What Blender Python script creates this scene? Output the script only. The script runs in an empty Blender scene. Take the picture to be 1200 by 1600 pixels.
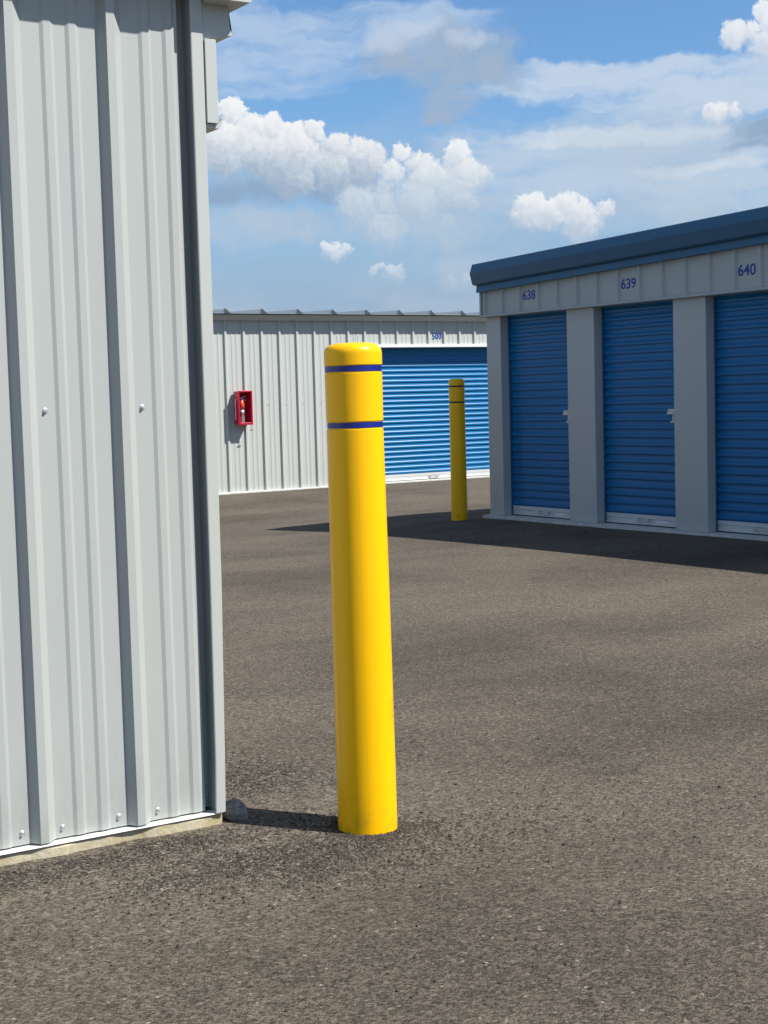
import bpy, bmesh, math, random
import numpy as np
from mathutils import Vector, Matrix
random.seed(7)
R = math.radians
S = bpy.context.scene
C = S.collection

# ------------------------------------------------------------------ camera
F_PX, YAW, PITCH, ROLL, EYE = 2368.755, 0.572639, 0.075637, -0.0273365, 1.31046
dv = Vector((math.sin(YAW)*math.cos(PITCH), math.cos(YAW)*math.cos(PITCH), -math.sin(PITCH)))
rv = Vector((math.cos(YAW), -math.sin(YAW), 0))
uv = rv.cross(dv)
cr, sr = math.cos(ROLL), math.sin(ROLL)
ax, ay, az = rv*cr+uv*sr, uv*cr-rv*sr, -dv
cam_data = bpy.data.cameras.new('camera')
cam = bpy.data.objects.new('camera', cam_data); C.objects.link(cam)
cam.matrix_world = Matrix(((ax.x, ay.x, az.x, 0), (ax.y, ay.y, az.y, 0), (ax.z, ay.z, az.z, EYE), (0, 0, 0, 1)))
cam_data.sensor_fit = 'VERTICAL'; cam_data.sensor_height = 24.0
cam_data.lens = F_PX/1600*24.0
cam_data.clip_start = 0.05; cam_data.clip_end = 12000
S.camera = cam

# ------------------------------------------------------------------ light and exposure
SUN_AZ, SUN_EL = 141.0, 48.5          # azimuth from +Y towards +X
sun_vec = Vector((math.sin(R(SUN_AZ))*math.cos(R(SUN_EL)), math.cos(R(SUN_AZ))*math.cos(R(SUN_EL)), math.sin(R(SUN_EL))))
sd = bpy.data.lights.new('sun', 'SUN'); sd.energy = 5.0; sd.angle = R(0.5); sd.color = (1.0, 0.955, 0.89)
sun = bpy.data.objects.new('sun', sd); C.objects.link(sun)
sun.rotation_euler = sun_vec.to_track_quat('Z', 'Y').to_euler()
S.view_settings.view_transform = 'Standard'; S.view_settings.look = 'None'
S.view_settings.gamma = 1; S.view_settings.use_curve_mapping = False
EXPO = 0.50
S.view_settings.exposure = EXPO

# ------------------------------------------------------------------ node helper
class N:
    """tiny expression builder over shader node sockets"""
    def __init__(s, nt): s.nt = nt
    def node(s, t, **k):
        n = s.nt.nodes.new(t)
        for a, b in k.items(): setattr(n, a, b)
        return n
    def put(s, sock, v):
        if isinstance(v, bpy.types.NodeSocket): s.nt.links.new(v, sock)
        else:
            if hasattr(sock.default_value, '__len__') and isinstance(v, (tuple, list)):
                n = len(sock.default_value)
                v = tuple(v)+(1.0,)*(n-len(v)) if len(v) < n else tuple(v)[:n]
            sock.default_value = v
    def m(s, op, a, b=0.0, c=0.0, clamp=False):
        n = s.node('ShaderNodeMath', operation=op); n.use_clamp = clamp
        s.put(n.inputs[0], a); s.put(n.inputs[1], b); s.put(n.inputs[2], c)
        return n.outputs[0]
    def add(s, a, b): return s.m('ADD', a, b)
    def sub(s, a, b): return s.m('SUBTRACT', a, b)
    def mul(s, a, b): return s.m('MULTIPLY', a, b)
    def step(s, v, lo, hi, a=0.0, b=1.0, smooth=True):
        n = s.node('ShaderNodeMapRange'); n.interpolation_type = 'SMOOTHSTEP' if smooth else 'LINEAR'
        s.put(n.inputs[0], v)
        for i, x in enumerate((lo, hi, a, b)): s.put(n.inputs[i+1], x)
        return n.outputs[0]
    def noise(s, vec, scale, detail=3.0, rough=0.5, dist=0.0, col=False, dim='3D'):
        n = s.node('ShaderNodeTexNoise'); n.noise_dimensions = getattr(s, 'dim', dim); s.put(n.inputs['Vector'], vec)
        s.put(n.inputs['Scale'], scale); s.put(n.inputs['Detail'], detail)
        s.put(n.inputs['Roughness'], rough); s.put(n.inputs['Distortion'], dist)
        return n.outputs['Color'] if col else n.outputs['Fac']
    def xyz(s, x, y, z=0.0):
        n = s.node('ShaderNodeCombineXYZ'); s.put(n.inputs[0], x); s.put(n.inputs[1], y); s.put(n.inputs[2], z)
        return n.outputs[0]
    def sep(s, v):
        n = s.node('ShaderNodeSeparateXYZ'); s.put(n.inputs[0], v); return n.outputs
    def vm(s, op, a, b=(0, 0, 0)):
        n = s.node('ShaderNodeVectorMath', operation=op); s.put(n.inputs[0], a); s.put(n.inputs[1], b)
        return n.outputs[0]
    def vs(s, a, k):
        n = s.node('ShaderNodeVectorMath', operation='SCALE'); s.put(n.inputs[0], a); s.put(n.inputs['Scale'], k)
        return n.outputs[0]
    def mix(s, f, a, b, mode='MIX'):
        n = s.node('ShaderNodeMix', data_type='RGBA', blend_type=mode)
        s.put(n.inputs[0], f); s.put(n.inputs[6], a); s.put(n.inputs[7], b)
        return n.outputs[2]

# ------------------------------------------------------------------ world: Nishita sky with broken cloud
W = bpy.data.worlds.new('World'); S.world = W; W.use_nodes = True
wn = W.node_tree; wn.nodes.clear(); g = N(wn); g.dim = '2D'
SKY = 0.058
sky = g.node('ShaderNodeTexSky'); sky.sky_type = 'NISHITA'; sky.sun_disc = False
sky.sun_elevation = R(SUN_EL); sky.sun_rotation = R(SUN_AZ)
sky.air_density = 1.0; sky.dust_density = 0.35; sky.ozone_density = 2.0
tc = g.node('ShaderNodeTexCoord'); D = g.sep(tc.outputs['Generated'])
azd = g.mul(g.m('ARCTAN2', D[0], D[1]), 57.29578)
eld = g.mul(g.m('ARCSINE', g.m('MINIMUM', g.m('MAXIMUM', D[2], -1.0), 1.0)), 57.29578)
P0 = g.xyz(azd, eld, 0.0)
def px(x, y):      # photo pixel -> (azimuth, elevation) in degrees, used only to list where each cloud hangs
    q = ax*((x-600)/F_PX) + ay*(-(y-800)/F_PX) + dv
    q.normalize(); return math.degrees(math.atan2(q.x, q.y)), math.degrees(math.asin(q.z))
DEG = F_PX*math.pi/180
def warp(p, sc, amt, det=3):
    return g.vs(g.vm('SUBTRACT', g.noise(p, sc, det, 0.5, col=True), (.5, .5, .5)), amt)
PW = g.vm('ADD', P0, g.vm('ADD', warp(P0, 0.5, 0.9), warp(P0, 2.0, 0.30)))      # slow drift
pw = g.sep(PW)
PB = g.vm('ADD', P0, g.vm('ADD', warp(P0, 1.5, 0.52, 3), warp(P0, 5.5, 0.20, 5)))
pb = g.sep(PB)
fine = g.noise(PB, 4.0, 4, .6)
fb = g.noise(PW, 1.05, 6, 0.54)
def blob(x, y, rx, ry, fx=None, fy=None):
    a, e = px(x, y); fx = fx or pw[0]; fy = fy or pw[1]
    u = g.mul(g.sub(fx, a), DEG/rx); v = g.mul(g.sub(fy, e), DEG/ry)
    return g.sub(1.0, g.add(g.mul(u, u), g.mul(v, v)))
def union(l):
    r = l[0]
    for b in l[1:]:
        n = g.node('ShaderNodeMath', operation='SMOOTH_MAX'); g.put(n.inputs[0], r); g.put(n.inputs[1], b); n.inputs[2].default_value = .35; r = n.outputs[0]
    return r
def soft_cloud(col, blobs, amp, soft, op, c, fib=None):
    d = g.add(g.add(.15, union([blob(*b) for b in blobs])), g.mul(g.sub(fib if fib is not None else fb, .5), amp))
    return g.mix(g.mul(g.step(d, -.1, soft), op), col, cam_col(c) if isinstance(c, tuple) else c)
hazec = (0.315, 0.425, 0.59)
def cam_col(c): return tuple(v/SKY/(2**EXPO) for v in c)
base = g.mix(1.0, sky.outputs[0], (1.02, 1.40, 1.72, 1), 'MULTIPLY')
hz = g.step(eld, 1.0, 12.0, 0.97, 0.0)
hzn = g.mul(hz, g.step(g.noise(g.vm('MULTIPLY', P0, (.10, .42, 1)), 1.0, 4, .5), .25, .6, .85, 1.0))
col = g.mix(hzn, base, cam_col(hazec))
# high thin streaks
st = g.noise(g.vm('MULTIPLY', PW, (.085, .38, 1)), 1.0, 6, .6)
fibre = g.noise(g.vm('MULTIPLY', PW, (.30, 1.5, 1)), 1.0, 6, .58)
gen = g.mul(g.step(st, .50, .72), g.mul(g.step(eld, 14.5, 18.0), .55))
col = g.mix(gen, col, cam_col((.60, .69, .80)))
plain = col
col = soft_cloud(col, [(430, 70, 240, 60), (600, 40, 200, 40), (400, 120, 150, 40), (350, 30, 120, 40)], 2.4, 1.5, .62, (.58, .69, .83), fibre)
col = soft_cloud(col, [(1030, 125, 290, 34), (1120, 150, 220, 36), (880, 118, 110, 24)], 2.0, 1.1, .78, (.62, .71, .82), fibre)
col = soft_cloud(col, [(900, 235, 260, 50), (1080, 225, 240, 60), (950, 270, 330, 56), (1120, 290, 200, 40)], 1.9, 1.2, .78, (.55, .65, .77), fibre)
col = soft_cloud(col, [(930, 213, 150, 16), (1040, 208, 110, 12), (1110, 262, 120, 12)], 1.8, 1.2, .60, (.74, .79, .85), fibre)
# pale uneven layer low in the sky
pn = g.step(g.noise(g.vm('MULTIPLY', PW, (.22, .5, 1)), 1.0, 5, .55), .38, .66)
col = g.mix(g.mul(g.mul(pn, g.step(eld, 12.0, 7.0)), .50), col, cam_col((.44, .54, .66)))
col = soft_cloud(col, [(400, 350, 130, 40), (680, 350, 150, 50), (740, 420, 110, 40), (1050, 330, 160, 50)], 1.8, 1.6, .5, (.52, .61, .71))
# grey wisps
col = soft_cloud(col, [(705, 92, 125, 60), (630, 85, 80, 40), (765, 110, 62, 48), (700, 155, 56, 34), (690, 188, 34, 18)], 1.7, 1.4, .95, (.36, .46, .60))
col = soft_cloud(col, [(600, 62, 45, 22), (650, 45, 50, 14), (740, 60, 40, 16)], 1.5, 1.2, .50, (.62, .70, .80))
col = soft_cloud(col, [(1180, 205, 60, 24), (1165, 228, 45, 12)], 1.6, 1.4, .9, (.27, .39, .55))
col = soft_cloud(col, [(400, 296, 150, 26), (520, 300, 90, 20), (340, 305, 90, 26)], 1.6, 1.6, .85, (.28, .38, .53))
def vma(v, k, c):
    n = g.node('ShaderNodeVectorMath', operation='MULTIPLY_ADD'); g.put(n.inputs[0], v); g.put(n.inputs[1], k); g.put(n.inputs[2], c); return n.outputs[0]
def dot(a_, b_):
    n = g.node('ShaderNodeVectorMath', operation='DOT_PRODUCT'); g.put(n.inputs[0], a_); g.put(n.inputs[1], b_); return n.outputs['Value']
def fmix(f, x, y):
    n = g.node('ShaderNodeMix', data_type='FLOAT'); n.clamp_factor = True; g.put(n.inputs[0], f); g.put(n.inputs[2], x); g.put(n.inputs[3], y); return n.outputs[0]
crnd = random.Random(21)
def heads(blobs, n, r0, r1):
    """spread round cloud heads over the listed ellipses, small ones along the upper rims"""
    out = []
    tot = sum(rx for _, _, rx, _ in blobs)
    for x, y, rx, ry in blobs:
        m = max(1, round(n*rx/tot))
        for i in range(m):
            if i < m*.55:
                t = math.pi*(i+.5+crnd.uniform(-.35, .35))/max(1, m*.55); k = crnd.uniform(.62, .9)
                out.append((x+math.cos(t)*rx*k, y-math.sin(t)*ry*k, crnd.uniform(r0, (r0+r1)/2)))
            else:
                out.append((x+crnd.uniform(-.7, .7)*rx, y+crnd.uniform(-.3, .6)*ry, crnd.uniform((r0+r1)/2, r1)))
    out.sort(key=lambda c: -c[2])
    return out
def cum(col, circles, by, ty, soft, op, lo, hi, bsoft=.9, x0=None):
    cur = None
    for x, y, r in circles:
        a_, e_ = px(x, y); k = DEG/r
        v = vma(PB, (k, k, 0), (-a_*k, -e_*k, 0))
        rr = r/30.0
        q = g.m('MULTIPLY_ADD', dot(v, v), -rr, rr)
        sh = dot(v, (.42, .80, 0))
        if cur is None: cur, lit = q, sh
        else:
            f = g.m('MULTIPLY_ADD', g.sub(q, cur), 3.2, .5, clamp=True)
            lit = fmix(f, lit, sh); cur = g.m('MAXIMUM', cur, q)
    _, eb = px(600, by); _, et = px(600, ty)
    x0 = x0 or circles[0][0]
    _, e0 = px(x0, by); _, e1 = px(x0, ty)
    h = g.step(pb[1], e0, e1, 0.0, 1.0, smooth=False)
    d = g.add(g.add(cur, .14), g.mul(g.sub(fine, .5), .85))
    al = g.step(d, -.02, g.add(soft, g.mul(g.m('POWER', g.sub(1.0, h), 1.4), bsoft)))
    lum = g.add(g.add(g.mul(h, .62), g.mul(lit, .30)), g.add(g.mul(g.sub(fine, .5), .40), .13))
    return g.mix(g.mul(al, op), col, g.mix(g.step(lum, 0.0, 1.0), cam_col(lo), cam_col(hi)))
WH = (.90, .915, .93)
col = cum(col, heads([(640, 322, 110, 42), (715, 298, 72, 34), (585, 330, 60, 34), (640, 358, 80, 20)], 17, 16, 42), 410, 225, .8, .80, (.44, .54, .67), (.78, .83, .88), 1.2)
col = cum(col, heads([(345, 220, 60, 66), (410, 240, 70, 54), (480, 250, 60, 46), (548, 258, 34, 38)], 26, 14, 50), 318, 180, .34, 1.0, (.35, .46, .60), WH, 1.0, 430)
col = cum(col, heads([(607, 260, 44, 32), (690, 258, 60, 22), (650, 275, 60, 22), (745, 285, 34, 18)], 11, 14, 32), 315, 222, .36, .95, (.54, .63, .74), WH, .9)
col = cum(col, heads([(880, 342, 84, 22), (860, 328, 50, 16), (935, 344, 44, 20), (890, 345, 40, 10)], 15, 13, 34), 384, 298, .36, .96, (.47, .57, .70), (.88, .89, .91), .9)
col = cum(col, heads([(527, 397, 26, 12), (518, 392, 10, 6)], 5, 9, 19), 416, 378, .4, .92, (.48, .58, .71), (.82, .86, .90), .9)
col = cum(col, heads([(603, 428, 28, 9)], 5, 9, 17), 446, 410, .5, .85, (.46, .57, .70), (.74, .79, .85), .9)
col = cum(col, heads([(724, 436, 18, 6)], 3, 7, 11), 448, 424, .6, .65, (.48, .58, .70), (.70, .76, .83), .9)
col = cum(col, heads([(1175, 66, 48, 20), (1205, 42, 38, 30)], 9, 14, 34), 104, 15, .4, .95, (.56, .65, .77), (.88, .90, .93), .9)
col = cum(col, heads([(1128, 182, 30, 11)], 4, 10, 20), 204, 162, .4, .92, (.52, .61, .73), (.86, .88, .91), .8)
# dim neutral cloud added over the unseen sky to dull its blue fill
g.dim = '3D'
far = g.noise(g.vm('MULTIPLY', tc.outputs['Generated'], (2.2, 2.2, 4.0)), 1.6, 6, .55)
offview = g.step(g.m('ABSOLUTE', g.sub(azd, 36.0)), 17.0, 26.0)
offview = g.m('MAXIMUM', offview, g.step(eld, 16.0, 24.0))
cover = g.mul(g.mul(g.step(far, .44, .60), offview), g.step(eld, 1.0, 5.0))
plain = g.mix(g.mul(cover, .75), plain, cam_col((.44, .455, .47)))
def background(c):
    n = g.node('ShaderNodeBackground'); g.put(n.inputs['Color'], c); n.inputs['Strength'].default_value = SKY; return n.outputs[0]
inside = g.mul(g.mul(g.m('GREATER_THAN', azd, 16.0), g.m('LESS_THAN', azd, 58.0)), g.mul(g.m('GREATER_THAN', eld, 0.0), g.m('LESS_THAN', eld, 18.0)))
bg = g.node('ShaderNodeMixShader'); g.put(bg.inputs[0], inside)
wn.links.new(background(plain), bg.inputs[1]); wn.links.new(background(col), bg.inputs[2])
out = g.node('ShaderNodeOutputWorld'); wn.links.new(bg.outputs[0], out.inputs[0])

# ------------------------------------------------------------------ materials
def new_mat(name):
    m = bpy.data.materials.new(name); m.use_nodes = True
    nt = m.node_tree; nt.nodes.clear(); k = N(nt)
    b = k.node('ShaderNodeBsdfPrincipled'); o = k.node('ShaderNodeOutputMaterial')
    nt.links.new(b.outputs[0], o.inputs[0]); return m, k, b
def paint(name, base, rough=.45, metal=0.0, spec=.5, var=.05, dirt=0.0, bump=.0006, bscale=2.2, coat=0.0, fine=0.0):
    m, k, b = new_mat(name)
    pos = k.node('ShaderNodeNewGeometry').outputs['Position']
    n1 = k.noise(pos, 1.3, 4, .6); n2 = k.noise(k.vm('MULTIPLY', pos, (9, 9, 1.1)), 1.0, 5, .65)
    v = k.add(k.mul(k.sub(n1, .5), var*2), k.mul(k.sub(n2, .5), var*1.4))
    c = k.mix(1.0, base, k.xyz(k.add(1.0, v), k.add(1.0, v), k.add(1.0, v)), 'MULTIPLY')
    if dirt:
        z = k.sep(pos)[2]
        d = k.mul(k.step(z, -.02, .42, 1.0, 0.0), k.step(k.noise(k.vm('MULTIPLY', pos, (14, 14, 5)), 1.0, 6, .7), .35, .75))
        c = k.mix(k.mul(d, dirt), c, (.20, .165, .12, 1))
    k.put(b.inputs['Base Color'], c)
    k.put(b.inputs['Roughness'], k.add(rough, k.mul(k.sub(n2, .5), .16)))
    b.inputs['Metallic'].default_value = metal; b.inputs['Specular IOR Level'].default_value = spec
    b.inputs['Coat Weight'].default_value = coat
    bm_ = k.node('ShaderNodeBump'); bm_.inputs['Strength'].default_value = 1.0; bm_.inputs['Distance'].default_value = 1.0
    hgt = k.mul(k.noise(k.vm('MULTIPLY', pos, (1, 1, .45)), bscale, 2, .4), bump)
    if fine: hgt = k.add(hgt, k.mul(k.noise(pos, 420, 2, .5), fine))
    k.put(bm_.inputs['Height'], hgt); k.nt.links.new(bm_.outputs[0], b.inputs['Normal'])
    return m
M = {}
M['wall'] = paint('grey_wall_paint', (.383, .408, .392, 1), .42, var=.03, dirt=.30, bump=.0028)
M['wall_far'] = paint('grey_panel_paint', (.44, .465, .44, 1), .5, var=.03, dirt=.15, bump=.002)
M['trim'] = paint('grey_trim_paint', (.44, .465, .44, 1), .40, var=.02, dirt=.08, bump=.0012)
M['pilaster'] = paint('grey_pilaster_paint', (.47, .49, .475, 1), .45, var=.03, dirt=.18, bump=.0012)
M['white_trim'] = paint('pale_flashing', (.72, .73, .71, 1), .45, var=.03)
M['blue_trim'] = paint('dark_blue_trim', (.022, .110, .205, 1), .35, var=.05, bump=.0016)
M['roof'] = paint('bare_roof_steel', (.52, .55, .56, 1), .42, metal=.25, var=.04)
M['dark'] = paint('dark_closure', (.05, .055, .06, 1), .7)
M['door'] = paint('blue_door_paint', (.0015, .135, .335, 1), .33, var=.10, bump=.0008, spec=.42)
M['galv'] = paint('galvanised_steel', (.58, .60, .60, 1), .42, metal=.2, var=.08)
M['steel'] = paint('screw_zinc', (.72, .72, .70, 1), .28, metal=.8, var=.04)
M['digit'] = paint('blue_vinyl', (.012, .045, .30, 1), .45)
M['band'] = paint('blue_band', (.006, .018, .21, 1), .30, spec=.6)
M['band_dark'] = paint('black_band', (.012, .012, .03, 1), .45)
M['red'] = paint('red_plastic', (.42, .004, .030, 1), .32, spec=.6)
M['red_bright'] = paint('red_cylinder_paint', (.85, .10, .05, 1), .3)
M['pale'] = paint('pale_label', (.72, .62, .62, 1), .5)
M['black'] = paint('black_rubber', (.02, .02, .02, 1), .5)

def yellow(name, base):
    m, k, b = new_mat(name)
    tco = k.node('ShaderNodeTexCoord').outputs['Object']
    q = k.sep(tco)
    n1 = k.noise(k.vm('MULTIPLY', tco, (14, 14, 1.2)), 1.0, 5, .6)
    c = k.mix(k.step(n1, .35, .7, 0, .35), base, tuple(v*.90 for v in base[:3])+(1,))
    grime = k.mul(k.step(q[2], .0, .16, 1.0, 0.0), k.step(k.noise(tco, 22, 6, .7), .42, .72))
    c = k.mix(k.mul(grime, .35), c, (.22, .14, .03, 1))
    # scuff where something brushed the sleeve
    sc = k.vm('SUBTRACT', tco, (.062, -.060, .375))
    scl = k.node('ShaderNodeVectorMath', operation='LENGTH'); k.put(scl.inputs[0], k.vm('MULTIPLY', sc, (1, 1, .8)))
    s1 = k.mul(k.step(scl.outputs['Value'], .018, .045, 1.0, 0.0), k.step(k.noise(k.vm('MULTIPLY', tco, (60, 60, 160)), 1.0, 4, .6, 1.0), .53, .60))
    c = k.mix(k.mul(s1, .7), c, (.30, .20, .02, 1))
    sc2 = k.mul(k.step(k.noise(k.vm('MULTIPLY', tco, (34, 34, 5)), 1.0, 5, .7), .655, .69), k.step(k.noise(tco, 3.5, 3, .5), .50, .62))
    c = k.mix(k.mul(sc2, .30), c, (.62, .36, .06, 1))
    k.put(b.inputs['Base Color'], c); b.inputs['Specular IOR Level'].default_value = .32
    k.put(b.inputs['Roughness'], k.add(.27, k.mul(n1, .10)))
    bb = k.node('ShaderNodeBump'); bb.inputs['Strength'].default_value = 1; bb.inputs['Distance'].default_value = 1
    # mould seam: a hairline ridge running the height of the sleeve
    an = k.m('ARCTAN2', q[1], q[0])
    seam = k.step(k.m('ABSOLUTE', k.sub(an, -2.04)), .004, .022, .00012, 0.0)
    k.put(bb.inputs['Height'], k.add(k.add(seam, k.mul(k.noise(k.vm('MULTIPLY', tco, (1, 1, .5)), 9, 2, .5), .0012)), k.mul(s1, -.0006)))
    k.nt.links.new(bb.outputs[0], b.inputs['Normal'])
    return m
M['yellow'] = yellow('yellow_plastic', (.96, .515, .001, 1))

def concrete(name, a, b_, sc=1.0):
    m, k, b = new_mat(name)
    pos = k.node('ShaderNodeNewGeometry').outputs['Position']
    n = k.noise(pos, 9*sc, 8, .7); n2 = k.noise(pos, 70*sc, 5, .7)
    c = k.mix(k.step(n, .3, .7), a, b_)
    c = k.mix(k.step(n2, .56, .72, 0, .5), c, (.10, .09, .07, 1))
    k.put(b.inputs['Base Color'], c); b.inputs['Roughness'].default_value = .9; b.inputs['Specular IOR Level'].default_value = .2
    bb = k.node('ShaderNodeBump'); bb.inputs['Strength'].default_value = 1; bb.inputs['Distance'].default_value = 1
    k.put(bb.inputs['Height'], k.add(k.mul(n, .008), k.mul(n2, .0025))); k.nt.links.new(bb.outputs[0], b.inputs['Normal'])
    return m
M['slab'] = concrete('stained_concrete', (.36, .30, .17, 1), (.54, .50, .38, 1))
M['slab_far'] = concrete('pale_concrete', (.50, .50, .475, 1), (.66, .66, .63, 1))
M['lump'] = concrete('broken_concrete', (.19, .19, .17, 1), (.36, .35, .32, 1), 4.0)

def asphalt():
    m, k, b = new_mat('asphalt')
    pos = k.node('ShaderNodeNewGeometry').outputs['Position']
    q = k.sep(pos); p2 = k.xyz(q[0], q[1], 0.0)
    warp = k.vm('ADD', p2, k.vs(k.vm('SUBTRACT', k.noise(p2, 60, 2, .5, col=True), (.5, .5, .5)), .008))
    vor = k.node('ShaderNodeTexVoronoi', voronoi_dimensions='2D', feature='F1'); k.put(vor.inputs['Vector'], warp); vor.inputs['Scale'].default_value = 185
    cell = k.sep(vor.outputs['Color'])[0]
    vor2 = k.node('ShaderNodeTexVoronoi', voronoi_dimensions='2D', feature='F1'); k.put(vor2.inputs['Vector'], warp); vor2.inputs['Scale'].default_value = 80
    cell2 = k.sep(vor2.outputs['Color'])[0]
    # coarse raked patches round the bollard and the slab; dark, loose
    pn = k.noise(p2, 2.3, 6, .62)
    def spot(x, y, rx, ry):
        u = k.mul(k.sub(q[0], x), 1/rx); v = k.mul(k.sub(q[1], y), 1/ry)
        return k.sub(1.0, k.add(k.mul(u, u), k.mul(v, v)))
    sp = k.m('MAXIMUM', spot(1.95, 3.78, .62, .20), k.m('MAXIMUM', spot(2.42, 4.62, .30, .32), k.m('MAXIMUM', spot(2.46, 3.84, .26, .15), spot(1.5, 4.06, .95, .13))))
    rough_patch = k.mul(k.step(k.add(sp, k.mul(k.sub(pn, .5), 3.0)), -.25, 1.0), 1.0)
    gen_patch = k.step(k.noise(p2, 1.6, 8, .72), .48, .74, 0, .34)
    coarse = k.m('MAXIMUM', rough_patch, gen_patch)
    tone = k.noise(k.vm('MULTIPLY', p2, (.16, .75, 1)), 1.0, 5, .55)      # paver lanes
    tone2 = k.noise(p2, .55, 6, .6)
    ramp = k.step(cell, .0, 1.0, .50, 1.60, smooth=False)
    ramp2 = k.step(cell2, .0, 1.0, .65, 1.38, smooth=False)
    grain = k.mul(ramp, k.add(k.mul(ramp2, .6), .4))
    grain = k.m('POWER', grain, k.add(1.15, k.mul(coarse, .9)))
    basec = k.mix(k.step(tone2, .36, .64), (.076, .0645, .0505, 1), (.116, .0990, .0780, 1))
    basec = k.mix(k.step(tone, .35, .7, 0, .6), basec, (.136, .117, .092, 1))
    basec = k.mix(k.mul(coarse, .50), basec, (.040, .037, .032, 1))
    c = k.mix(1.0, basec, k.xyz(grain, grain, grain), 'MULTIPLY')
    # pale chips
    chip = k.mul(k.step(cell2, .988, .994), k.step(vor2.outputs['Distance'], .25, .4, 1.0, 0.0))
    c = k.mix(k.mul(chip, .7), c, (.36, .33, .28, 1))
    k.put(b.inputs['Base Color'], c)
    b.inputs['Roughness'].default_value = .95; b.inputs['Specular IOR Level'].default_value = .12
    hb = k.add(k.mul(vor.outputs['Distance'], -.0030), k.mul(k.noise(p2, 240, 3, .6), .0022))
    hb = k.add(hb, k.mul(k.mul(coarse, vor2.outputs['Distance']), -.0085))
    hb = k.add(hb, k.mul(k.noise(p2, 9, 4, .55), .006))
    bb = k.node('ShaderNodeBump'); bb.inputs['Strength'].default_value = .8; bb.inputs['Distance'].default_value = 1
    k.put(bb.inputs['Height'], hb); k.nt.links.new(bb.outputs[0], b.inputs['Normal'])
    return m
M['asphalt'] = asphalt()
M['stone'] = concrete('loose_stone', (.045, .040, .034, 1), (.12, .104, .085, 1), 6)

# ------------------------------------------------------------------ mesh helpers
def link(name, bm, mat, parent=None, smooth=False, recalc=True):
    if recalc: bmesh.ops.recalc_face_normals(bm, faces=bm.faces)
    me = bpy.data.meshes.new(name); bm.to_mesh(me); bm.free()
    if smooth:
        for p in me.polygons: p.use_smooth = True
    for mt in (mat if isinstance(mat, (list, tuple)) else [mat]): me.materials.append(mt)
    o = bpy.data.objects.new(name, me); C.objects.link(o)
    if parent: o.parent = parent
    return o
def thing(name, label, cat, loc=(0, 0, 0), group=None):
    o = bpy.data.objects.new(name, None); o.empty_display_size = .2; C.objects.link(o); o.location = loc
    o['label'] = label; o['category'] = cat
    if group: o['group'] = group
    return o
class Frame:
    """s runs along the facade, o is outwards, z up; in world coordinates"""
    def __init__(f, kind, c): f.kind, f.c = kind, c
    def __call__(f, s, o, z):
        if f.kind == '-y': return (s, f.c-o, z)
        if f.kind == '-x': return (f.c-o, s, z)
        if f.kind == '+x': return (f.c+o, s, z)
        if f.kind == '+y': return (s, f.c+o, z)
def box(bm, fr, s0, s1, o0, o1, z0, z1):
    v = [bm.verts.new(fr(s, o, z)) for z in (z0, z1) for o in (o0, o1) for s in (s0, s1)]
    for f in ((0, 1, 3, 2), (4, 6, 7, 5), (0, 4, 5, 1), (2, 3, 7, 6), (0, 2, 6, 4), (1, 5, 7, 3)):
        bm.faces.new([v[i] for i in f])
def bevel(bm, w, seg=1):
    bmesh.ops.recalc_face_normals(bm, faces=bm.faces)
    bmesh.ops.bevel(bm, geom=[e for e in bm.edges], offset=w, segments=seg, affect='EDGES', profile=.5)
def prism(bm, fr, prof, s0, s1, slope=0.0, ref=0.0, cap=True):
    """closed (o,z) profile swept along s, z rising by slope*(s-ref)"""
    A = [bm.verts.new(fr(s0, o, z+slope*(s0-ref))) for o, z in prof]
    B = [bm.verts.new(fr(s1, o, z+slope*(s1-ref))) for o, z in prof]
    n = len(prof)
    for i in range(n):
        j = (i+1) % n; bm.faces.new((A[i], A[j], B[j], B[i]))
    if cap:
        fa = bm.faces.new(A); fb_ = bm.faces.new(B)
        bmesh.ops.triangulate(bm, faces=[fa, fb_])
def corr(bm, fr, front, back, z0, z1):
    """closed corrugated panel: front = [(s,o)], flat back at o=back"""
    zz1 = z1 if callable(z1) else (lambda s: z1)
    rows = []
    for s, o in front:
        rows.append([bm.verts.new(fr(s, o, z0)), bm.verts.new(fr(s, o, zz1(s))), bm.verts.new(fr(s, back, zz1(s))), bm.verts.new(fr(s, back, z0))])
    for a, b in zip(rows, rows[1:]):
        for i in range(4):
            j = (i+1) % 4; bm.faces.new((a[i], a[j], b[j], b[i]))
    bm.faces.new(rows[0]); bm.faces.new(rows[-1][::-1])
def rib_profile(starts, pitch, s_min, s_max, wl=.019, top=.025, wr=.031, t=.030, minor=.0048):
    """starts: left base of one major rib"""
    k0 = math.floor((s_min-starts)/pitch)-1; k1 = math.ceil((s_max-starts)/pitch)+1
    pts = []
    for k in range(k0, k1):
        a = starts+k*pitch
        pts += [(a, 0), (a+wl, t), (a+wl+top, t), (a+wl+top+wr, 0)]
        w = wl+top+wr; fl = pitch-w
        for f in (1/3., 2/3.):
            c = a+w+fl*f
            pts += [(c-.021, 0), (c-.010, minor), (c+.010, minor), (c+.021, 0)]
    res = []
    for (a, b), (c, d) in zip(pts, pts[1:]):          # clip
        if c <= s_min or a >= s_max: continue
        if a < s_min: b = b+(d-b)*(s_min-a)/(c-a); a = s_min
        if not res: res.append((a, b))
        if c > s_max: d = b+(d-b)*(s_max-a)/(c-a); c = s_max
        res.append((c, d))
    return res
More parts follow.
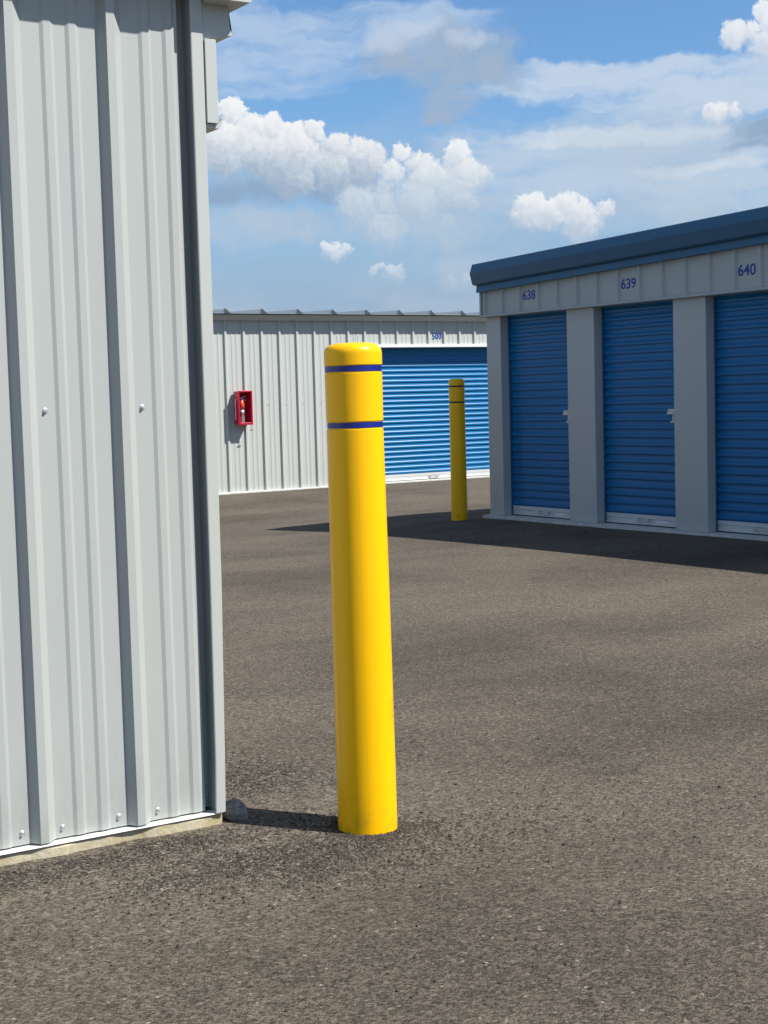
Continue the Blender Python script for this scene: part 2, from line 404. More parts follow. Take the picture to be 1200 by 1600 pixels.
def lathe(bm, prof, seg=48, cap=True):
    rings = [[bm.verts.new((r*math.cos(2*math.pi*i/seg), r*math.sin(2*math.pi*i/seg), z)) for i in range(seg)] for r, z in prof]
    for a, b in zip(rings, rings[1:]):
        for i in range(seg):
            j = (i+1) % seg; bm.faces.new((a[i], a[j], b[j], b[i]))
    if cap: bm.faces.new(rings[0][::-1]); bm.faces.new(rings[-1])
def sharp(o, ang=35):
    me = o.data; b = bmesh.new(); b.from_mesh(me)
    for e in b.edges:
        if len(e.link_faces) == 2 and e.calc_face_angle(0) > R(ang): e.smooth = False
    b.to_mesh(me); b.free()
def text_mesh(body, name, fr, s, o, z, size, mat, parent, flip, xs=1.03):
    cu = bpy.data.curves.new(name, 'FONT'); cu.body = body; cu.size = size; cu.extrude = .0008; cu.offset = size*.016
    cu.align_x = 'CENTER'; cu.align_y = 'CENTER'; cu.space_character = 1.02
    tmp = bpy.data.objects.new('tmp', cu); C.objects.link(tmp)
    dg = bpy.context.evaluated_depsgraph_get(); me = bpy.data.meshes.new_from_object(tmp.evaluated_get(dg))
    bpy.data.objects.remove(tmp); me.name = name
    me.materials.clear(); me.materials.append(mat)
    for v in me.vertices:
        x, y, e = v.co
        v.co = fr(s+(-x if flip else x)*xs, o+e, z+y)
    me.update()
    ob = bpy.data.objects.new(name, me); C.objects.link(ob); ob.parent = parent; return ob

# ------------------------------------------------------------------ ground
ctrl = [(2.436, 3.92, -.021), (1, 3.9, -.004), (1.0, 4.12, -.004), (1.6, 4.13, -.004), (2.05, 4.15, -.004), (2.2, 4.22, -.008), (1.9, 3.7, -.006), (2.0, 4.35, 0), (3, 4.2, -.02), (2.4, 3.2, -.004), (3, 2, 0), (5, 4, 0), (0, 0, 0), (8, 0, 0), (8.117, 7.558, -.028), (8.174, 12.69, -.077),
        (8.167, 15.238, -.162), (11.38, 15.21, -.122), (9.514, 13.258, -.030), (9.85, 13.2, -.035), (9.80, 11.5, -.030), (9.80, 10, -.022), (9.8, 7, -.02),
        (10.1, 20.1, -.070), (12.6, 20.1, -.062), (15, 20.1, -.060), (18, 20.1, -.06), (6, 20, -.10), (6, 10, -.05), (4, 12, -.06), (5.5, 16, -.13), (2.5, 7, -.01), (13.5, 16.5, -.115), (16, 16.5, -.11)]
cp = np.array(ctrl)
def phi(r2): return np.where(r2 > 0, .5*r2*np.log(r2+1e-12), 0)
def _fit():
    n = len(cp); d2 = ((cp[:, None, :2]-cp[None, :, :2])**2).sum(-1)
    A = np.zeros((n+3, n+3)); A[:n, :n] = phi(d2)+np.eye(n)*.05
    A[:n, n] = 1; A[:n, n+1:] = cp[:, :2]; A[n:, :n] = A[:n, n:].T
    return np.linalg.solve(A, np.concatenate([cp[:, 2], [0, 0, 0]]))
wts = _fit()
def gz(x, y):
    x = np.atleast_1d(np.asarray(x, float)); y = np.atleast_1d(np.asarray(y, float))
    d2 = (x[:, None]-cp[:, 0])**2+(y[:, None]-cp[:, 1])**2
    z = phi(d2)@wts[:-3]+wts[-3]+wts[-2]*x+wts[-1]*y
    far = np.maximum(0, np.maximum(np.maximum(-1-x, x-17), np.maximum(-1-y, y-20.5)))
    f = np.exp(-(far/2.5)**2)
    return z*f-.06*(1-f)
def axis(lo, hi, step, reach):
    a = list(np.arange(lo, hi+1e-6, step)); d = step
    left = []; x = lo
    while x > -reach: d *= 1.5; x -= d; left.append(x)
    d = step; right = []; x = hi
    while x < reach: d *= 1.5; x += d; right.append(x)
    return np.array(left[::-1]+a+right)
gx, gy = axis(-2, 18, .2, 4000), axis(-1, 22, .2, 4000)
XX, YY = np.meshgrid(gx, gy); ZZ = gz(XX.ravel(), YY.ravel())
gv = np.stack([XX.ravel(), YY.ravel(), ZZ], 1); nx, ny = len(gx), len(gy)
gf = [(j*nx+i, j*nx+i+1, (j+1)*nx+i+1, (j+1)*nx+i) for j in range(ny-1) for i in range(nx-1)]
me = bpy.data.meshes.new('ground'); me.from_pydata(gv.tolist(), [], gf); me.update()
for p in me.polygons: p.use_smooth = True
me.materials.append(M['asphalt'])
ground = bpy.data.objects.new('ground', me); C.objects.link(ground); ground['kind'] = 'structure'

# loose crumbs of asphalt where the surface is raked
def crumbs():
    bm = bmesh.new(); rnd = random.Random(3)
    def one(x, y, r):
        z = float(gz(x, y)[0])
        vs = []
        for d in ((1, 0, 0), (-1, 0, 0), (0, 1, 0), (0, -1, 0), (0, 0, 1), (0, 0, -1)):
            k = r*rnd.uniform(.6, 1.25); vs.append(Vector(d)*k)
        rot = Matrix.Rotation(rnd.uniform(0, 6.3), 3, 'Z') @ Matrix.Rotation(rnd.uniform(-.7, .7), 3, 'X')
        vs = [bm.verts.new(rot@v*1.0+Vector((x, y, z+r*.15))) for v in vs]
        for a, b, c in ((0, 2, 4), (2, 1, 4), (1, 3, 4), (3, 0, 4), (2, 0, 5), (1, 2, 5), (3, 1, 5), (0, 3, 5)):
            bm.faces.new((vs[a], vs[b], vs[c]))
    for _ in range(9000):
        t = rnd.random()
        if t < .42: x, y = rnd.gauss(2.2, .38), rnd.gauss(3.72, .16)
        elif t < .60: x, y = rnd.gauss(1.5, .45), rnd.gauss(4.10, .06)
        elif t < .72:
            a = rnd.uniform(0, 6.3); d = .092+abs(rnd.gauss(0, .03)); x, y = 2.436+d*math.cos(a), 3.920+d*math.sin(a)
        elif t < .8: x, y = rnd.gauss(2.25, .2), rnd.gauss(4.8, .2)
        else: x, y = rnd.uniform(.8, 3.6), rnd.uniform(2.6, 5)
        if y > 4.14 and x < 2.14: continue
        if (x-2.436)**2+(y-3.920)**2 < .092**2: continue
        one(x, y, max(.0018, min(.0075, rnd.lognormvariate(math.log(.0034), .38))))
    o = link('asphalt_crumbs', bm, M['stone']); o['kind'] = 'stuff'
    o['label'] = 'loose dark crumbs of asphalt scattered round the nearest bollard and the slab edge'; o['category'] = 'gravel'
crumbs()

# ------------------------------------------------------------------ roll-up door curtain
def curtain(name, fr, s0, s1, z0, z1, parent, pitch=.0813, depth=.0135):
    bm = bmesh.new(); prof = []
    z = z1
    n = int(math.ceil((z1-z0)/pitch))
    up = []
    for k in range(n):
        b = z0+k*pitch
        for f, d in ((0, 0), (.10, .0), (.17, .92), (.26, 1.05), (.48, 1.05), (.60, .62), (.66, .25), (.86, .0)):
            zz = b+f*pitch
            if zz < z1: up.append((zz, d*depth))
    up.append((z1, 0))
    cuts = np.linspace(s0, s1, 9)
    rnd = random.Random(int(s0*100))
    off = [[rnd.uniform(-.00025, .00025) for _ in cuts] for _ in range(n+2)]
    rows = []
    for zz, d in up:
        k = int((zz-z0)/pitch)
        rows.append([bm.verts.new(fr(s, d+off[k][i], zz)) for i, s in enumerate(cuts)])
    for a, b in zip(rows, rows[1:]):
        for i in range(len(cuts)-1): bm.faces.new((a[i], a[i+1], b[i+1], b[i]))
    # backing
    bt = [[bm.verts.new(fr(s, -.02, zz)) for s in (s0, s1)] for zz in (z0, z1)]
    bm.faces.new((bt[0][0], bt[0][1], bt[1][1], bt[1][0]))
    bm.faces.new([rows[0][0], rows[0][-1], bt[0][1], bt[0][0]]) if False else None
    return link(name, bm, M['door'], parent)
def roll_door(fr, s0, s1, z0, z1, parent, latch_side=None, latch_z=1.06, bar=.095, gap=.012):
    d = curtain('roll_up_door', fr, s0, s1, z0+gap+bar, z1, parent)
    bm = bmesh.new()
    prism(bm, fr, [(-.012, z0+gap), (.018, z0+gap), (.018, z0+gap+.012), (.008, z0+gap+.018), (.008, z0+gap+bar*.55), (.014, z0+gap+bar*.62), (.014, z0+gap+bar), (-.012, z0+gap+bar)], s0+.004, s1-.004)
    b = link('bottom_bar', bm, M['galv'], d)
    bm = bmesh.new(); c = (s0+s1)/2
    for q in (-.075, .075): box(bm, fr, c+q-.012, c+q+.012, .016, .040, z0+gap+.028, z0+gap+.062)
    box(bm, fr, c-.078, c+.078, .032, .046, z0+gap+.036, z0+gap+.052)
    bevel(bm, .003)
    link('pull_handle', bm, M['steel'], d)
    bm = bmesh.new(); lf = c-.33 if fr.kind != '-y' else c+.13
    box(bm, fr, lf, lf+.15, .0085, .0100, z0+gap+.024, z0+gap+.048)
    link('maker_plate', bm, M['white_trim'], d)
    bm = bmesh.new()       # rubber seal, slightly ragged
    box(bm, fr, s0+.006, s1-.006, -.008, .006, z0+.001, z0+gap-.0005); link('rubber_seal', bm, M['black'], d)
    for a0, a1 in ((s0-.001, s0+.014), (s1-.014, s1+.001)):
        bm = bmesh.new(); box(bm, fr, a0, a1, .0165, .024, z0+.002, z1-.001); link('guide_track', bm, M['blue_trim'], d)
    if latch_side is not None:
        L = latch_side; sg = 1 if L < c else -1
        bm = bmesh.new()
        def bx(a0, a1, o0, o1, za, zb): box(bm, fr, min(L+sg*a0, L+sg*a1), max(L+sg*a0, L+sg*a1), o0, o1, za, zb)
        pr = [(-.012, 0), (.098, 0), (.072, .052), (-.012, .052)]
        V_ = [bm.verts.new(fr(L+sg*a, o, latch_z+z)) for o in (.014, .050) for a, z in pr]
        for q in ((0, 1, 2, 3), (7, 6, 5, 4), (0, 4, 5, 1), (1, 5, 6, 2), (2, 6, 7, 3), (3, 7, 4, 0)): bm.faces.new([V_[i] for i in q])
        bevel(bm, .003)
        la = link('latch', bm, M['galv'], d)
        bm = bmesh.new(); bx(-.012, .056, .012, .040, latch_z-.080, latch_z-.062); bevel(bm, .003); link('latch_keeper', bm, M['galv'], d)
        bm = bmesh.new(); bx(.016, .036, .018, .030, latch_z-.0615, latch_z-.001); link('latch_bolt', bm, M['pale'], d)
    return d

# ------------------------------------------------------------------ near grey building on the left
def near_building():
    Y0 = 4.222; X1 = 2.099
    t = thing('storage_building', 'near grey ribbed metal building filling the left edge, its corner beside the big yellow bollard', 'building', (X1, Y0, 0), None)
    t.matrix_world = Matrix.Translation((0, 0, 0)); t.location = (0, 0, 0)
    f = Frame('-y', Y0); H = 2.62; XL = -6.0
    bm = bmesh.new(); corr(bm, f, rib_profile(1.4660, .3048, XL, 2.0285), -.012, .040, H)
    link('wall_panel', bm, M['wall'], t)
    # core of the building
    bm = bmesh.new(); fx = Frame('+y', 0); box(bm, fx, XL+.01, X1-.06, Y0+.0135, 14.0, .03, H+.02); link('wall_core', bm, M['wall'], t)
    # outside corner trim: standing box, return towards the panel, small hem
    bm = bmesh.new()
    rings = []
    for z, l, r in ((.036, 2.047, 2.077), (.20, 2.0515, 2.081), (.75, 2.0555, 2.091), (1.3, 2.0565, 2.093), (H, 2.056, 2.093)):
        r += .004
        pts = [(2.0290, -.0010), (2.0290, -.045), (l+.013, -.045), (l+.013, .032), (l, .0345), (l, .0375), (l+.0025, .039), (r-.003, .039), (r, .036), (r+.004, -.16), (r-.002, -.16), (r-.006, -.052), (2.0200, -.052), (2.0200, -.0125), (2.0287, -.0125), (2.0287, -.0010)]
        rings.append([bm.verts.new(f(s, o, z)) for s, o in pts])
    for A, B in zip(rings, rings[1:]):
        for i in range(len(A)):
            j = (i+1) % len(A); bm.faces.new((A[i], A[j], B[j], B[i]))
    bmesh.ops.triangulate(bm, faces=[bm.faces.new(rings[0]), bm.faces.new(rings[-1])])
    link('corner_trim', bm, M['trim'], t)
    # base flashing
    bm = bmesh.new()
    prism(bm, f, [(-.010, .0345), (.0320, .0345), (.0335, .0330), (.0335, .0318), (.0320, .0305), (-.010, .0305)], XL, 2.076)
    link('base_flashing', bm, M['white_trim'], t)
    # concrete slab edge with a wandering outline
    bm = bmesh.new(); rnd = random.Random(5)
    xs = np.arange(XL, 2.074, .035); rows = []
    for x in list(xs)+[2.076]:
        j = .0035*math.sin(x*17)+.003*math.sin(x*41+1)+rnd.uniform(-.0022, .0022)
        rows.append([bm.verts.new(f(x, -.3, .0275)), bm.verts.new(f(x, .020+j, .0275+rnd.uniform(-.001, .001))), bm.verts.new(f(x, .026+j, .023+rnd.uniform(-.003, .003))), bm.verts.new(f(x, .030+j*1.5, -.10)), bm.verts.new(f(x, -.3, -.10))])
    for a, b in zip(rows, rows[1:]):
        for i in range(5):
            k = (i+1) % 5; bm.faces.new((a[i], a[k], b[k], b[i]))
    bm.faces.new(rows[0]); bm.faces.new(rows[-1][::-1])
    link('foundation_slab', bm, M['slab'], t)
    # screws with washer heads
    def screw(x, o, z, r=.0062):
        bm = bmesh.new()
        lathe(bm, [(r*1.35, 0), (r*1.35, .0012), (r*1.1, .0022)], 16)
        lathe(bm, [(r*.78, .0022), (r*.78, .0075), (r*.55, .0088)], 6)
        m4 = Matrix.Translation(f(x, o, z)) @ Matrix.Rotation(R(90), 4, 'X') @ Matrix.Rotation(rndr.uniform(0, 1), 4, 'Z')
        bmesh.ops.transform(bm, matrix=m4, verts=bm.verts)
        link('screw', bm, M['steel'], t)
    rndr = random.Random(2)
    for x, o, z in ((1.565, 0, 1.297), (1.869, 0, 1.299), (1.440, 0, .074), (1.563, 0, .070), (1.741, 0, .071), (1.869, 0, .068), (2.048, -.0448, .080),
                    (1.26, 0, 1.297), (1.26, 0, .07), (1.136, 0, .072)):
        screw(x, o+.0003, z)
    # eave gutter above the ribbed wall
    bm = bmesh.new()
    prism(bm, f, [(-.01, 2.545), (.080, 2.545), (.100, 2.56), (.120, 2.62), (.145, 2.65), (.145, 2.665), (.135, 2.665), (.11, 2.64), (-.01, 2.64)], XL, 2.080)
    link('gutter', bm, M['trim'], t)
    # roof sheet with trapezoid seams
    bm = bmesh.new(); fr2 = Frame('+y', 0)
    xs = rib_profile(1.30, .6096, XL, 2.095, .04, .03, .04, .07, .0)
    rows = []
    for x, o in xs:
        rows.append([bm.verts.new((x, Y0-.205, 2.708+o)), bm.verts.new((x, 14.1, 2.708+o+.2)), bm.verts.new((x, 14.1, 2.698+.2)), bm.verts.new((x, Y0-.205, 2.698))])
    for a, b in zip(rows, rows[1:]):
        for i in range(4):
            k = (i+1) % 4; bm.faces.new((a[i], a[k], b[k], b[i]))
    bm.faces.new(rows[0]); bm.faces.new(rows[-1][::-1])
    link('roof', bm, M['roof'], t)
    # ---- door side of the building (faces +X): header, frieze and fascia, whose ends show past the corner
    g2 = Frame('+x', X1)
    bm = bmesh.new(); corr(bm, g2, rib_profile(4.45, .3048, Y0+.006, 13.98, t=.018), .004, 2.150, 2.40)
    link('header_panel', bm, M['wall'], t)
    bm = bmesh.new(); box(bm, g2, 4.180, 4.2275, .0005, .039, 2.150, 2.40); bevel(bm, .0015); link('header_end_trim', bm, M['trim'], t)
    bm = bmesh.new()
    prism(bm, g2, [(.0005, 2.149), (.040, 2.149), (.060, 2.170), (.062, 2.168), (.046, 2.137), (.0005, 2.137)], 4.190, 13.98)
    link('header_bottom_trim', bm, M['trim'], t)
    bm = bmesh.new()
    prism(bm, g2, [(.0005, 2.400), (.102, 2.421), (.094, 2.445), (.090, 2.505), (.0005, 2.505)], 4.192, 14.0)
    link('frieze_trim', bm, M['trim'], t)
    bm = bmesh.new()
    prism(bm, g2, [(.0005, 2.5055), (.128, 2.5055), (.150, 2.53), (.165, 2.62), (.128, 2.742), (.0005, 2.742)], 4.120, 14.05)
    link('fascia', bm, M['trim'], t)
    # pilasters and doors along that side
    y = 4.30
    for k in range(6):
        bm = bmesh.new(); box(bm, g2, y, y+.41, -.14, -.004, .03, 2.1385); link('pilaster', bm, M['pilaster'], t)
        if k < 5:
            roll_door(Frame('+x', X1-.13), y+.412, y+1.53, .03, 2.1385, t)
        y += 1.535
    bm = bmesh.new(); box(bm, g2, 4.262, 13.9, -.32, .05, -.2, .029); link('threshold_slab', bm, M['slab_far'], t)
near_building()
# the core must stay behind the recessed doors: carve it back on the door side
core = [o for o in C.objects if o.name.startswith('wall_core')][0]
for v in core.data.vertices:
    if v.co.x > 1: v.co.x = 1.90

# broken concrete at the corner
def lump():
    bm = bmesh.new(); bmesh.ops.create_icosphere(bm, subdivisions=4, radius=1)
    rnd = random.Random(11)
    planes = [(Vector((rnd.gauss(0, 1), rnd.gauss(0, 1), rnd.gauss(0, .7))).normalized(), rnd.uniform(.48, .78)) for _ in range(14)]
    from mathutils import noise as mn
    for v in bm.verts:
        c = v.co.copy()
        for n, d in planes:
            e = c.dot(n)-d
            if e > 0: c -= n*e
        c *= 1+.10*mn.noise(c*2.3)+.04*mn.noise(c*7)
        v.co = Vector((c.x*.060, c.y*.058, c.z*.037))
        v.co += Vector((mn.noise(c*9), mn.noise(c*9+Vector((3, 1, 2))), mn.noise(c*9+Vector((7, 4, 5)))))*.004; v.co.z -= .014*c.x
    o = link('concrete_lump', bm, M['lump'], smooth=True); sharp(o, 25)
    o.location = (2.136, 4.235, .020); o.rotation_euler = (.1, .12, .4)
    o['label'] = 'small rough grey lump of broken concrete on the asphalt at the near building corner'; o['category'] = 'concrete lump'
lump()

# ------------------------------------------------------------------ bollards
def bollard(x, y, z, prof, bands, lean, label, bandmat):
    t = thing('bollard', label, 'bollard', (x, y, z), 'yellow bollards guarding building corners')
    bm = bmesh.new(); lathe(bm, prof, 96)
    s = link('sleeve', bm, M['yellow'], t, smooth=True); sharp(s, 50)
    for zc, h, r in bands:
        bm = bmesh.new(); lathe(bm, [(r-.004, zc-h/2), (r, zc-h/2), (r, zc+h/2), (r-.004, zc+h/2)], 96, cap=False)
        b = link('reflective_band', bm, bandmat, t, smooth=True); sharp(b)
    t.rotation_euler = lean
    return t
def sleeve_prof(zt, g1, g2, r0, rm, rt, rc):
    p = [(r0, -.12), (r0, 0), (r0*.998, .2), (rm, .75), (rt, g2-.0135), (rt, g2-.0125), (rt-.0022, g2-.011), (rt-.0022, g2+.011), (rt+.0004, g2+.0125), (rt+.0010, (g1+g2)/2), (rt+.0014, g1-.0125),
         (rt-.0010, g1-.011), (rt-.0010, g1+.011), (rt+.0022, g1+.0125), (rc, g1+.020), (rc, zt-.034)]
    for i in range(1, 15):
        a = i/14*math.pi/2*.985; p.append((rc*math.cos(a)**.42, zt-.034+.034*math.sin(a)**.9))
    return p
bollard(2.436, 3.920, -.021, sleeve_prof(1.498, 1.418, 1.2495, .0918, .0893, .0858, .0881), [(1.419, .0176, .0862), (1.2500, .0170, .0847)], (0, R(-.22), 0),
        'large yellow bollard with two blue bands, nearest the camera beside the ribbed corner', M['band'])
bollard(9.514, 13.258, float(gz(9.514, 13.258)[0]), [(r*.985, zz*1.027) for r, zz in sleeve_prof(1.478, 1.398, 1.232, .0885, .0872, .0858, .0868)], [(1.435, .0175, .0838), (1.265, .0170, .0826)], (0, R(.1), 0),
        'small distant yellow bollard with thin dark bands, shaded at the corner beside door 638', M['band_dark'])

# ------------------------------------------------------------------ building across the drive (unit 500)
def building_500():
    Y0 = 20.208
    t = thing('storage_building', 'long low grey ribbed building across the drive with wide blue door numbered 500', 'building')
    f = Frame('-y', Y0); XL, XR = 5.0, 24.0; D0, D1 = 12.585, 15.64; DH = 2.135; G = 2.507
    st = 10.2935-.020
    for a, b, z0, z1 in ((XL, D0, -.040, G+.02), (D0, D1, DH, G+.02), (D1, XR, -.040, G+.02)):
        bm = bmesh.new(); corr(bm, f, rib_profile(st, .3048, a+.002, b-.002), -.010, z0, z1); link('wall_panel', bm, M['wall_far'], t)
    bm = bmesh.new(); ff = Frame('+y', 0)
    box(bm, ff, XL+.02, XR-.02, Y0+.20, 32, -.05, G+.03)
    box(bm, ff, XL+.02, D0-.006, Y0+.011, Y0+.1995, -.05, G+.03); box(bm, ff, D1+.006, XR-.02, Y0+.011, Y0+.1995, -.05, G+.03); box(bm, ff, D0-.004, D1+.004, Y0+.011, Y0+.1995, DH+.02, G+.03)
    link('wall_core', bm, M['wall_far'], t)
    bm = bmesh.new(); prism(bm, f, [(-.19, DH-.045), (.036, DH-.045), (.040, DH-.041), (.040, DH+.004), (.0005, DH+.004), (-.0105, DH+.004), (-.19, DH+.004)], D0-.03, D1+.03); link('door_head_trim', bm, M['white_trim'], t)
    for s in (D0, D1):
        bm = bmesh.new(); box(bm, f, s-.028, s+.0, -.19, .033, -.045, DH-.046) if s == D0 else box(bm, f, s, s+.028, -.19, .033, -.045, DH-.046); link('door_jamb', bm, M['trim'], t)
    roll_door(Frame('-y', Y0+.165), D0+.002, D1-.002, -.050, DH-.0455, t, bar=.10)
    bm = bmesh.new(); box(bm, f, XL, XR, -.30, .065, -.20, -.047); link('foundation_slab', bm, M['slab_far'], t)
    bm = bmesh.new(); prism(bm, f, [(-.008, -.042), (.034, -.042), (.036, -.0455), (-.008, -.0455)], XL, D0-.03); prism(bm, f, [(-.008, -.042), (.034, -.042), (.036, -.0455), (-.008, -.0455)], D1+.03, XR); link('base_flashing', bm, M['white_trim'], t)
    # eave trim
    bm = bmesh.new(); prism(bm, f, [(.004, G-.004), (.050, G-.004), (.056, G+.004), (.110, G+.066), (.122, G+.070), (.122, G+.080), (.004, G+.080)], XL-.05, XR+.05); link('gutter', bm, M['trim'], t)
    # roof sheet
    bm = bmesh.new(); RL = 10.245-.055
    xs = rib_profile(RL, .6096, XL-.06, XR+.06, .045, .020, .045, .066, .0)
    rows = []
    for x, o in xs:
        rows.append([bm.verts.new((x, Y0-.205, G+.090+o)), bm.verts.new((x, 32, G+.090+o+.28)), bm.verts.new((x, 32, G+.30)), bm.verts.new((x, Y0-.205, G+.0885))])
    for a, b in zip(rows, rows[1:]):
        for i in range(4):
            k = (i+1) % 4; bm.faces.new((a[i], a[k], b[k], b[i]))
    bm.faces.new(rows[0]); bm.faces.new(rows[-1][::-1])
    link('roof', bm, M['roof'], t)
    # dark closure under each seam
    for k in range(-8, 24):
        a = RL+k*.6096
        if a < XL or a > XR-.2: continue
        bm = bmesh.new()
        V_ = [bm.verts.new((a+x, Y0-.2052-y, G+.0905+z)) for y in (0, .003) for x, z in ((.012, 0), (.024, .069), (.046, .071), (.128, 0))]
        for q in ((0, 1, 2, 3), (7, 6, 5, 4), (0, 4, 5, 1), (1, 5, 6, 2), (2, 6, 7, 3), (3, 7, 4, 0)): bm.faces.new([V_[i] for i in q])
        link('seam_closure', bm, M['dark'], t)
    text_mesh('500', 'unit_number', f, 14.131, .0064, 2.264, .135, M['digit'], t, False, .90)
    # screws along the girt line
    for k in range(-8, 8):
        if k*.3048+st > D0: break
        bm = bmesh.new(); lathe(bm, [(.008, 0), (.008, .003), (.005, .007)], 8)
        bmesh.ops.transform(bm, matrix=Matrix.Translation(f(st+k*.3048+.12, .0004, 1.24)) @ Matrix.Rotation(R(90), 4, 'X'), verts=bm.verts)
        link('screw', bm, M['steel'], t)
    return t
building_500()

# ------------------------------------------------------------------ fire extinguisher cabinet on that wall, and what is in it
def cabinet():
    fy = 20.208-.0295
    f = Frame('-y', fy); s0, s1, z0, z1, d = 10.408, 10.625, .965, 1.452, .150
    t = thing('extinguisher_cabinet', 'open red plastic extinguisher cabinet hung on the grey ribbed wall', 'cabinet')
    bm = bmesh.new(); w = .014
    box(bm, f, s0, s1, .0006, .010, z0, z1)
    def wall(a0, a1, b0, b1): box(bm, f, a0, a1, .0101, d, b0, b1)
    wall(s0, s0+w, z0, z1); wall(s1-w, s1, z0, z1); wall(s0+w+.0003, s1-w-.0003, z1-w, z1); wall(s0+w+.0003, s1-w-.0003, z0, z0+w)
    link('shell', bm, M['red'], t)
    bm = bmesh.new(); r = .011       # bright lip round the opening
    for a0, a1, b0, b1 in ((s0-r, s0+w, z0-r, z1+r), (s1-w, s1+r, z0-r, z1+r), (s0+w+.0004, s1-w-.0004, z1-w, z1+r), (s0+w+.0004, s1-w-.0004, z0-r, z0+w+.010)):
        box(bm, f, a0, a1, d+.0004, d+.012, b0, b1)
    bevel(bm, .004, 2)
    link('lip', bm, M['red'], t)
    bm = bmesh.new(); box(bm, f, s0-.0014, s0-.0003, .03, .06, z0+.07, z1-.11); link('side_label', bm, M['pale'], t)
    bm = bmesh.new()     # breaker hammer on its chain
    box(bm, f, s1-.012, s1-.009, d-.01, d-.007, z0-.085, z0-.0115); h = link('hammer_chain', bm, M['red'], t)
    bm = bmesh.new(); box(bm, f, s1-.038, s1+.018, d-.018, d-.002, z0-.097, z0-.0855); bevel(bm, .003); link('breaker_hammer', bm, M['black'], t)
    e = thing('fire_extinguisher', 'small red and silver fire extinguisher standing inside the open red cabinet', 'fire extinguisher')
    cx = (s0+s1)/2-.012; cy = fy-.066
    def at(prof, name, mat, dx=0):
        bm = bmesh.new(); lathe(bm, prof, 24); bmesh.ops.translate(bm, vec=(cx+dx, cy, 0), verts=bm.verts)
        return link(name, bm, mat, e, smooth=True)
    zb = z0+w+.0005
    at([(.030, zb), (.036, zb+.01), (.037, zb+.02), (.037, zb+.115), (.0372, zb+.116)], 'cylinder_base', M['steel'])
    at([(.0374, zb+.1165), (.0374, zb+.20)], 'label_band', M['steel'])
    at([(.0372, zb+.2005), (.037, zb+.29), (.032, zb+.318), (.018, zb+.335), (.015, zb+.345)], 'cylinder', M['red_bright'])
    at([(.012, zb+.3455), (.014, zb+.36), (.010, zb+.372)], 'valve', M['steel'])
    bm = bmesh.new()
    for dz, tilt in ((.374, .35), (.352, -.28)):
        a = len(bm.verts)
        box(bm, Frame('-y', cy), cx-.03, cx+.065, -.006, .006, zb+dz, zb+dz+.009)
        bm.verts.ensure_lookup_table()
        for v in bm.verts[a:]: v.co.z += (v.co.x-cx)*tilt
    link('handle', bm, M['pale'], e)
    # hose curling down the left
    bm = bmesh.new(); path = [(cx-.012, cy-.01, zb+.355), (cx-.045, cy-.02, zb+.345), (cx-.056, cy-.03, zb+.28), (cx-.050, cy-.04, zb+.18), (cx-.042, cy-.045, zb+.10)]
    prev = None
    for i, p in enumerate(path):
        ring = [bm.verts.new((p[0]+.007*math.cos(a), p[1]+.007*math.sin(a), p[2]+(.005*math.cos(a) if i < 2 else 0))) for a in [q*math.pi/3 for q in range(6)]]
        if prev:
            for q in range(6): bm.faces.new((prev[q], prev[(q+1) % 6], ring[(q+1) % 6], ring[q]))
        else: bm.faces.new(ring[::-1])
        prev = ring
    bm.faces.new(prev); link('hose', bm, M['black'], e, smooth=True)
cabinet()

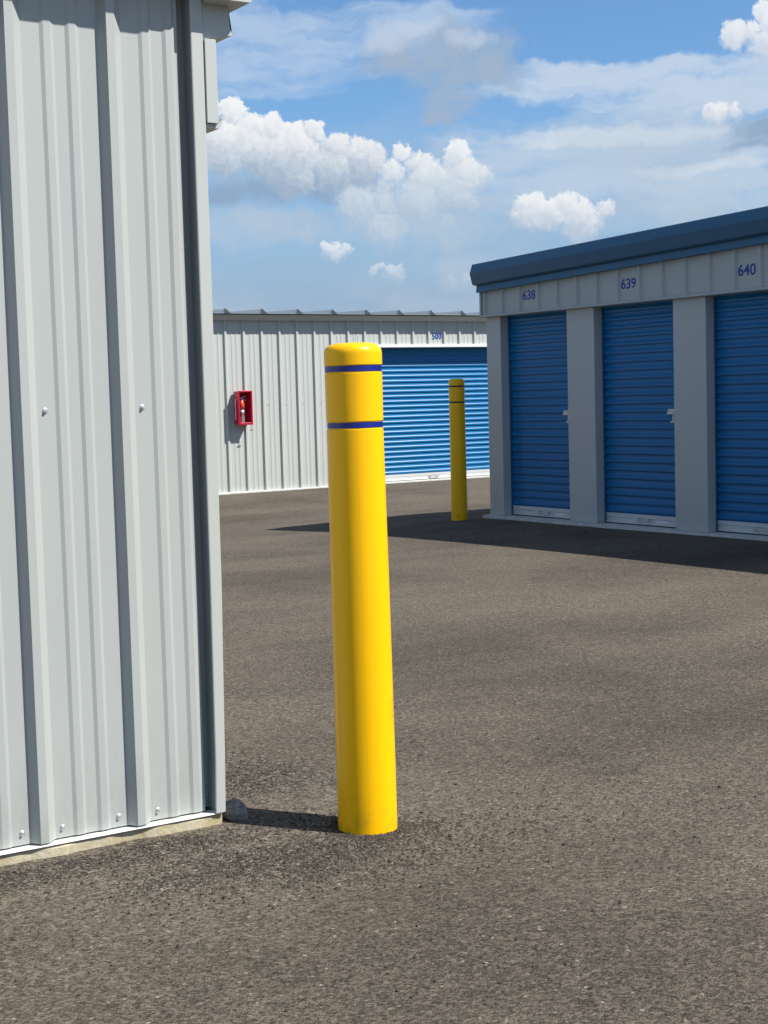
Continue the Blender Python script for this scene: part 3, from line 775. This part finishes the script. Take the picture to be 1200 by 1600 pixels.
# ------------------------------------------------------------------ blue-trimmed building on the right (units 638-640)
def building_600():
    X0 = 9.915; YE = 13.237; slope = -.029
    t = thing('storage_building', 'shaded grey building on the right with dark blue roof trim and doors 638 to 640', 'building')
    f = Frame('-x', X0); YS = -2.0
    # header above the doors
    bm = bmesh.new(); corr(bm, Frame('-x', X0-.034), rib_profile(12.905-.042, .3040, YS, YE+.004, .016, .024, .018, .026, .0), -.030, 2.1565, lambda s: 2.43+slope*(s-YE))
    link('header_panel', bm, M['wall_far'], t)
    bm = bmesh.new(); box(bm, f, YE+.0045, YE+.030, .004, .066, 2.1565, 2.43); bevel(bm, .002); link('header_end_trim', bm, M['trim'], t)
    bm = bmesh.new(); prism(bm, f, [(-.14, 2.135), (.066, 2.135), (.074, 2.139), (.074, 2.146), (.064, 2.158), (.034, 2.156), (-.14, 2.156)], YS, YE+.032); link('header_bottom_trim', bm, M['trim'], t)
    bm = bmesh.new(); prism(bm, f, [(.002, 2.409), (.102, 2.403), (.106, 2.407), (.098, 2.478), (.002, 2.478)], YS, YE+.030, slope, YE); link('frieze_trim', bm, M['blue_trim'], t)
    bm = bmesh.new(); prism(bm, f, [(-.02, 2.4785), (.128, 2.4785), (.152, 2.492), (.184, 2.604), (.150, 2.700), (.142, 2.706), (-.02, 2.700)], YS-.02, YE+.034, slope, YE); link('fascia', bm, M['blue_trim'], t)
    # roof sheet behind the fascia, and the eave on the far end
    bm = bmesh.new(); prism(bm, f, [(-12, 2.62), (-.021, 2.62), (-.021, 2.69), (-12, 2.69)], YS, YE+.02, slope, YE); link('roof', bm, M['roof'], t)
    fe = Frame('+y', YE)
    bm = bmesh.new(); prism(bm, fe, [(.0205, 2.50), (.10, 2.50), (.12, 2.60), (.10, 2.70), (.0205, 2.70)], X0+.03, 21.9); link('end_gutter', bm, M['blue_trim'], t)
    bm = bmesh.new(); corr(bm, fe, rib_profile(X0+.30, .3048, X0+.10, 21.9, t=.022), -.06, .002, 2.6); link('end_wall', bm, M['wall_far'], t)
    bm = bmesh.new(); fx = Frame('+y', 0); box(bm, fx, X0+.30, 21.85, YS, YE-.062, -.02, 2.6); link('wall_core', bm, M['wall_far'], t)
    bm = bmesh.new(); box(bm, f, YS, YE+.045, -.45, .075, -.20, -.001)
    bmesh.ops.subdivide_edges(bm, edges=[e for e in bm.edges if e.calc_length() > 5], cuts=60)
    rnd = random.Random(8)
    for v in bm.verts:
        if v.co.x < X0-.02: v.co.x += rnd.uniform(-.006, .006)
    link('foundation_slab', bm, M['slab_far'], t)
    # pilasters and doors; openings at 5 ft centres
    pil = [(12.990, YE)]
    for k in range(5): pil.append((11.478-1.528*k, 11.892-1.524*k))
    for a, b in pil:
        bm = bmesh.new(); box(bm, f, a, b, -.135, 0, .001, 2.1345); bevel(bm, .004, 2)
        link('pilaster', bm, M['pilaster'], t)
    fd = Frame('-x', X0+.125)
    for k in range(5):
        s1 = pil[k][0]-.002; s0 = pil[k+1][1]+.002
        roll_door(fd, s0, s1, .0, 2.134, t, latch_side=s0+.085, latch_z=1.075)
    bm = bmesh.new(); box(bm, f, YS, pil[-1][0]-.001, -.135, 0, .001, 2.1345); link('wall_panel', bm, M['pilaster'], t)
    fh = Frame('-x', X0-.034)
    for n, y, z in (('638', 12.445, 2.318), ('639', 10.926, 2.318), ('640', 9.413, 2.320)):
        text_mesh(n, 'unit_number', fh, y, .0015, z, .135, M['digit'], t, True)
building_600()
S.render.resolution_x = 768; S.render.resolution_y = 1024
